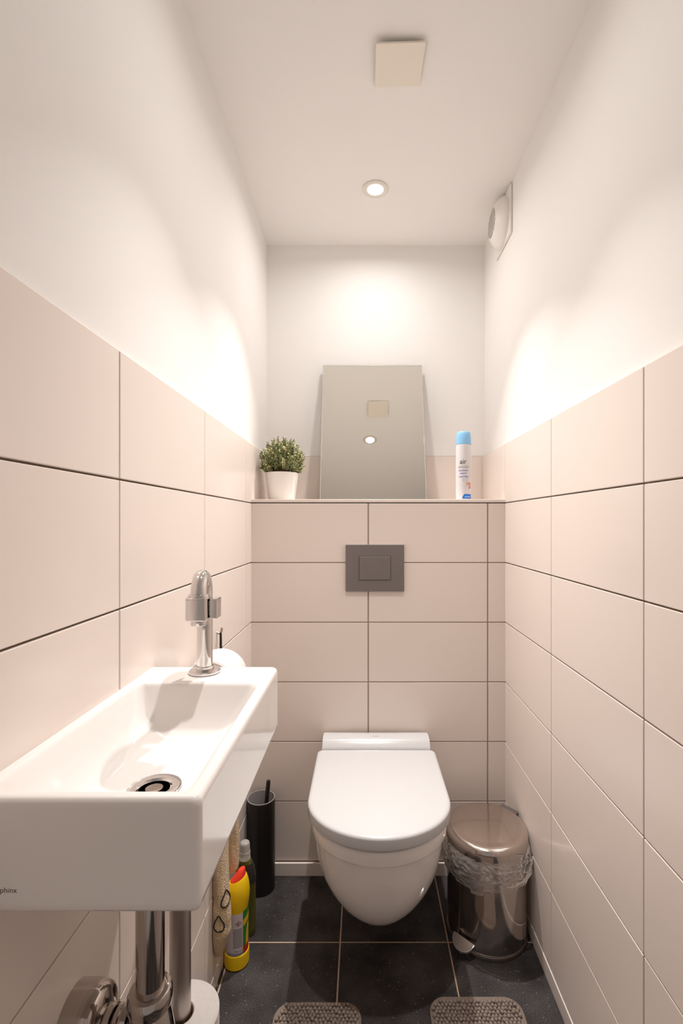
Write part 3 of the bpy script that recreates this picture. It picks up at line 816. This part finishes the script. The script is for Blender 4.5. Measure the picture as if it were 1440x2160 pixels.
# ------------------------------------------------------------------ shelf things
# mirror leaning against the back wall
th = math.radians(15.2)
MXc, MW, MH, MYb = 0.0362, 0.3900, 0.562, 1.7685
up = Vector((0, math.sin(th), math.cos(th))); nrm = Vector((0, -math.cos(th), math.sin(th)))
base = Vector((MXc, MYb, ZS + 0.0006))
MR = thing('leaning_mirror', 'frameless rectangular mirror leaning on the shelf against the back wall', 'mirror', base)
def slab(w0, w1, h0, h1, d0, d1, bev=0.0):
    b = box(w0, w1, d0, d1, h0, h1, bev, 1)
    for v in b.verts:
        v.co = base + Vector((v.co.x, 0, 0)) + up * v.co.z + nrm * v.co.y
    return b
obj('backing', slab(-MW / 2, MW / 2, 0.0015, MH, 0.0, 0.0045), GLEDGE, MR)
obj('mirror_face', slab(-MW / 2 + 0.002, MW / 2 - 0.002, 0.0030, MH - 0.002, 0.0046, 0.0052), MIRR, MR)
eb = slab(-MW / 2, -MW / 2 + 0.0022, 0.0015, MH, 0.0045, 0.0056)
add(eb, slab(MW / 2 - 0.0022, MW / 2, 0.0015, MH, 0.0045, 0.0056)); add(eb, slab(-MW / 2, MW / 2, MH - 0.0022, MH, 0.0045, 0.0056))
obj('polished_edge', eb, mat('polished_glass_edge', (0.82, 0.82, 0.78), 0.1, metal=0.7), MR)

# potted plant
qx, qy = -0.2920, 1.735
PP = thing('potted_plant', 'small artificial boxwood plant in a white pot at the shelf end', 'plant', (qx, qy, ZS))
pot = [(0.0, 0.0), (0.0445, 0.0), (0.0460, 0.0015)]
for k in range(10):
    h = 0.010 + 0.0052 * k
    pot += [(0.0460 + 0.0118 * h / 0.1, h), (0.0467 + 0.0118 * h / 0.1, h + 0.0026)]
pot += [(0.0560, 0.080), (0.0578, 0.0975), (0.0585, 0.0990), (0.0575, 0.1000), (0.0560, 0.0990), (0.0545, 0.085), (0.0, 0.085)]
obj('pot', lathe((qx, qy, ZS), pot, 56, cap0=False, cap1=False), PINKW, PP, ang=50)
obj('soil', lathe((qx, qy, ZS), [(0.0548, 0.0855), (0.03, 0.089), (0.0, 0.090)], 32, cap1=False), mat('dark_brown_soil', (0.035, 0.022, 0.012), 0.95, bump=(120, 0.8, 0.004)), PP)
LEAVES = [mat('leaf_sage', (0.33, 0.35, 0.16), 0.55), mat('leaf_pale', (0.58, 0.56, 0.30), 0.55), mat('leaf_green', (0.15, 0.20, 0.075), 0.5), mat('leaf_straw', (0.55, 0.43, 0.20), 0.55)]
fb = bmesh.new(); stb = bmesh.new()
def leaf(p, d, L, mi):
    d = d.normalized()
    u = d.cross(Vector((random.uniform(-1, 1), random.uniform(-1, 1), random.uniform(-1, 1)))).normalized()
    nn = d.cross(u)
    a = fb.verts.new(p); b_ = fb.verts.new(p + d * L * .5 + u * L * .36 + nn * L * .08)
    c = fb.verts.new(p + d * L); e = fb.verts.new(p + d * L * .5 - u * L * .36 + nn * L * .08)
    m = fb.verts.new(p + d * L * .5 - nn * L * .05)
    for f in ((a, b_, m), (b_, c, m), (c, e, m), (e, a, m)):
        fb.faces.new(f).material_index = mi
top = Vector((qx, qy, ZS + 0.088))
for s in range(190):
    az = random.uniform(0, 2 * PI)
    el = math.acos(random.uniform(-0.50, 1.0))
    d = Vector((math.sin(el) * math.cos(az), math.sin(el) * math.sin(az), math.cos(el)))
    tip = Vector((qx, qy, ZS + 0.146)) + Vector((d.x * 0.080, d.y * 0.080, d.z * (0.078 if d.z > 0 else 0.085))) * random.uniform(0.80, 1.05)
    if random.random() < 0.06:
        tip += Vector((0, 0, 0.012))
    if tip.x < XL + 0.011:
        tip.x = XL + 0.011
    root = top + Vector((d.x * 0.040, d.y * 0.040, 0.004))
    mid = (root + tip) / 2 + Vector((d.x * 0.006, d.y * 0.006, 0.006))
    path = [root, mid, tip]
    add(stb, tube(path, [0.0011, 0.0009, 0.0005], 5))
    base_m = random.choices((0, 1, 2, 3), (0.44, 0.32, 0.20, 0.04))[0]
    for k in range(32):
        f = 0.30 + 0.70 * k / 31
        p = root.lerp(mid, f * 2) if f < .5 else mid.lerp(tip, f * 2 - 1)
        dd = (tip - root).normalized() * 0.4 + Vector((random.uniform(-1, 1), random.uniform(-1, 1), random.uniform(-0.8, 1)))
        mi = base_m if random.random() < 0.66 else random.choice((0, 1, 2))
        L = random.uniform(0.0060, 0.0100)
        if p.x + dd.normalized().x * L < XL + 0.002:
            continue
        leaf(p, dd, L, mi)
fo = obj('foliage', fb, LEAVES, PP, ang=180, recalc=False, wn=False)
fo['kind'] = 'stuff'
so = obj('stems', stb, mat('twig_brown', (0.10, 0.075, 0.03), 0.8), PP, ang=60)
so['kind'] = 'stuff'

# air freshener can
ax, ay, AR = 0.3455, 1.668, 0.0262
AF = thing('air_freshener_can', 'white air freshener spray can with light blue cap on the shelf', 'spray can', (ax, ay, ZS))
CANW = mat('white_can_print', (0.70, 0.68, 0.69), 0.28, spec=0.5)
obj('can', lathe((ax, ay, ZS), [(0.0, 0.0), (0.0245, 0.0), (0.0260, 0.0015), (AR, 0.004), (AR, 0.186), (0.0250, 0.1895), (0.0225, 0.192), (0.0, 0.192)], 48, cap0=False, cap1=False), CANW, AF, ang=40)
obj('cap', lathe((ax, ay, ZS), [(0.0258, 0.190), (0.0258, 0.192), (0.0252, 0.212), (0.0240, 0.224), (0.0222, 0.2315), (0.0205, 0.2335), (0.0, 0.2340)], 48), mat('light_blue_cap', (0.24, 0.52, 0.80), 0.35), AF, ang=40)
aang = math.atan2(-ay, -ax)
def decal(name, bmx, m, R=AR, z0=ZS):
    return obj(name, wrap(bmx, ax, ay, R, aang, z0), m, AF, recalc=False)
tb = text_bm('air', 0.0240)
for v in tb.verts:
    v.co.x = v.co.x * 0.92 - 0.0015; v.co.y += 0.1290; v.co.z = 0.0005
decal('name_print', tb, mat('navy_print', (0.020, 0.016, 0.035), 0.4))
gb = bmesh.new()
for u0, u1, v0, hgt in ((-0.018, 0.017, 0.1135, 0.0010), (-0.019, 0.020, 0.1090, 0.0014)):
    add(gb, patch(u0, u1, v0, v0 + hgt, 10, 1, 0.0005))
decal('grey_lines', gb, mat('grey_line_print', (0.20, 0.18, 0.20), 0.4))
ub = bmesh.new()
for u0, u1, v0 in ((-0.0175, 0.0160, 0.0980), (-0.0120, 0.0100, 0.0880), (-0.0150, 0.0160, 0.0770)):
    u = u0
    while u < u1:
        w = random.uniform(0.002, 0.0055)
        add(ub, patch(u, min(u + w, u1), v0, v0 + 0.0028, 2, 1, 0.0005))
        u += w + 0.0009
decal('blue_lines', ub, mat('periwinkle_print', (0.16, 0.20, 0.55), 0.4))
ob = bmesh.new()
for c_u, c_v, ang, L in ((0.0200, 0.050, 0.5, 0.012), (0.0215, 0.050, 2.3, 0.014), (0.0215, 0.048, 4.7, 0.014), (0.0200, 0.052, 3.2, 0.014), (0.0225, 0.050, 1.3, 0.012), (0.0215, 0.049, 5.5, 0.012)):
    d = Vector((math.cos(ang), math.sin(ang), 0)); q = Vector((-d.y, d.x, 0)); c0 = Vector((c_u, c_v, 0.0005))
    ob.faces.new([ob.verts.new(p) for p in (c0, c0 + d * L * .5 + q * L * .22, c0 + d * L, c0 + d * L * .5 - q * L * .22)])
add(ob, patch(-0.003, 0.002, 0.0652, 0.0672, 2, 1, 0.0005))
decal('flower_print', ob, mat('coral_print', (0.85, 0.24, 0.13), 0.4))
decal('blue_badge', patch(-0.0045, 0.0300, 0.0035, 0.0190, 12, 4, 0.0005, lambda s, t, u, v: (u + 0.0075 * t * t * max(0, 1 - 4 * s), v)), mat('bright_blue_print', (0.02, 0.17, 0.62), 0.35))
decal('badge_band', patch(0.0040, 0.0250, 0.0080, 0.0120, 8, 1, 0.0008), mat('pale_blue_print', (0.30, 0.44, 0.80), 0.35))

# ------------------------------------------------------------------ contour mat with two arms
MT = thing('bath_mat', 'taupe chenille toilet mat with two rounded arms on the floor', 'mat', (0.085, 0.85, 0))
def in_arm(x, y, ins):
    """Distance test for the U outline (rounded arms), inset by ins."""
    def rr_in(x0, x1, y0, y1, r):
        qx_, qy_ = abs(x - (x0 + x1) / 2) - (x1 - x0) / 2 + r, abs(y - (y0 + y1) / 2) - (y1 - y0) / 2 + r
        return math.hypot(max(qx_, 0), max(qy_, 0)) + min(max(qx_, qy_), 0) - r < -ins
    return rr_in(-0.213, -0.005, 0.62, 1.183, 0.040) or rr_in(0.160, 0.384, 0.62, 1.197, 0.040) or rr_in(-0.213, 0.384, 0.62, 0.930, 0.04)
def arc_pts(cx_, cy_, r, a0, a1, k=8):
    return [(cx_ + r * math.cos(math.radians(a0 + (a1 - a0) * i / k)), cy_ + r * math.sin(math.radians(a0 + (a1 - a0) * i / k))) for i in range(k + 1)]
def outline(e):
    r = 0.040 - e
    p = []
    p += arc_pts(-0.213 + 0.04, 0.66, r, 180, 270) + arc_pts(0.384 - 0.04, 0.66, r, 270, 360)
    p += arc_pts(0.384 - 0.04, 1.197 - 0.04, r, 0, 90) + arc_pts(0.16 + 0.04, 1.197 - 0.04, r, 90, 180)
    p += arc_pts(0.0775, 0.930 + 0.0825, 0.0825 + e, 0, -180, 14)
    p += arc_pts(-0.005 - 0.04, 1.183 - 0.04, r, 0, 90) + arc_pts(-0.213 + 0.04, 1.183 - 0.04, r, 90, 180)
    return p
obj('backing', loft([[Vector((x, y, z)) for x, y in outline(e)] for z, e in ((0.0004, 0.001), (0.002, 0.0), (0.005, 0.0), (0.0062, 0.0015))]), mat('taupe_binding', (0.20, 0.155, 0.125), 0.9, bump=(300, 0.5, 0.001)), MT, ang=50)
me = bpy.data.meshes.new('ico')
ib2 = bmesh.new(); bmesh.ops.create_icosphere(ib2, subdivisions=1, radius=1.0)
iv = [v.co.copy() for v in ib2.verts]; ifc = [[v.index for v in f.verts] for f in ib2.faces]; ib2.free()
verts, faces = [], []
yv = 0.63; rown = 0
while yv < 1.195:
    xv = -0.208 + (0.0045 if rown % 2 else 0)
    while xv < 0.384:
        if in_arm(xv, yv, 0.0085):
            c0 = Vector((xv + random.uniform(-.0011, .0011), yv + random.uniform(-.0011, .0011), 0.0088 + random.uniform(-.0012, .0014)))
            rx, ry, rz = random.uniform(.0042, .0054), random.uniform(.0042, .0054), random.uniform(.0045, .0066)
            k = len(verts)
            verts += [(c0.x + q.x * rx, c0.y + q.y * ry, max(0.003, c0.z + q.z * rz)) for q in iv]
            faces += [[i + k for i in f] for f in ifc]
        xv += 0.0092
    yv += 0.0086; rown += 1
me = bpy.data.meshes.new('pile')
me.from_pydata([tuple(Vector(v) - Vector((0.085, 0.85, 0))) for v in verts], [], faces)
me.materials.append(mat('taupe_chenille', (0.33, 0.27, 0.235), 0.95, spec=0.1, mottle=(160, (0.24, 0.19, 0.16), 0.35, 0.7), bump=(900, 0.8, 0.002)))
smooth(me, 180)
po = put('pile', me, MT)
po['kind'] = 'stuff'
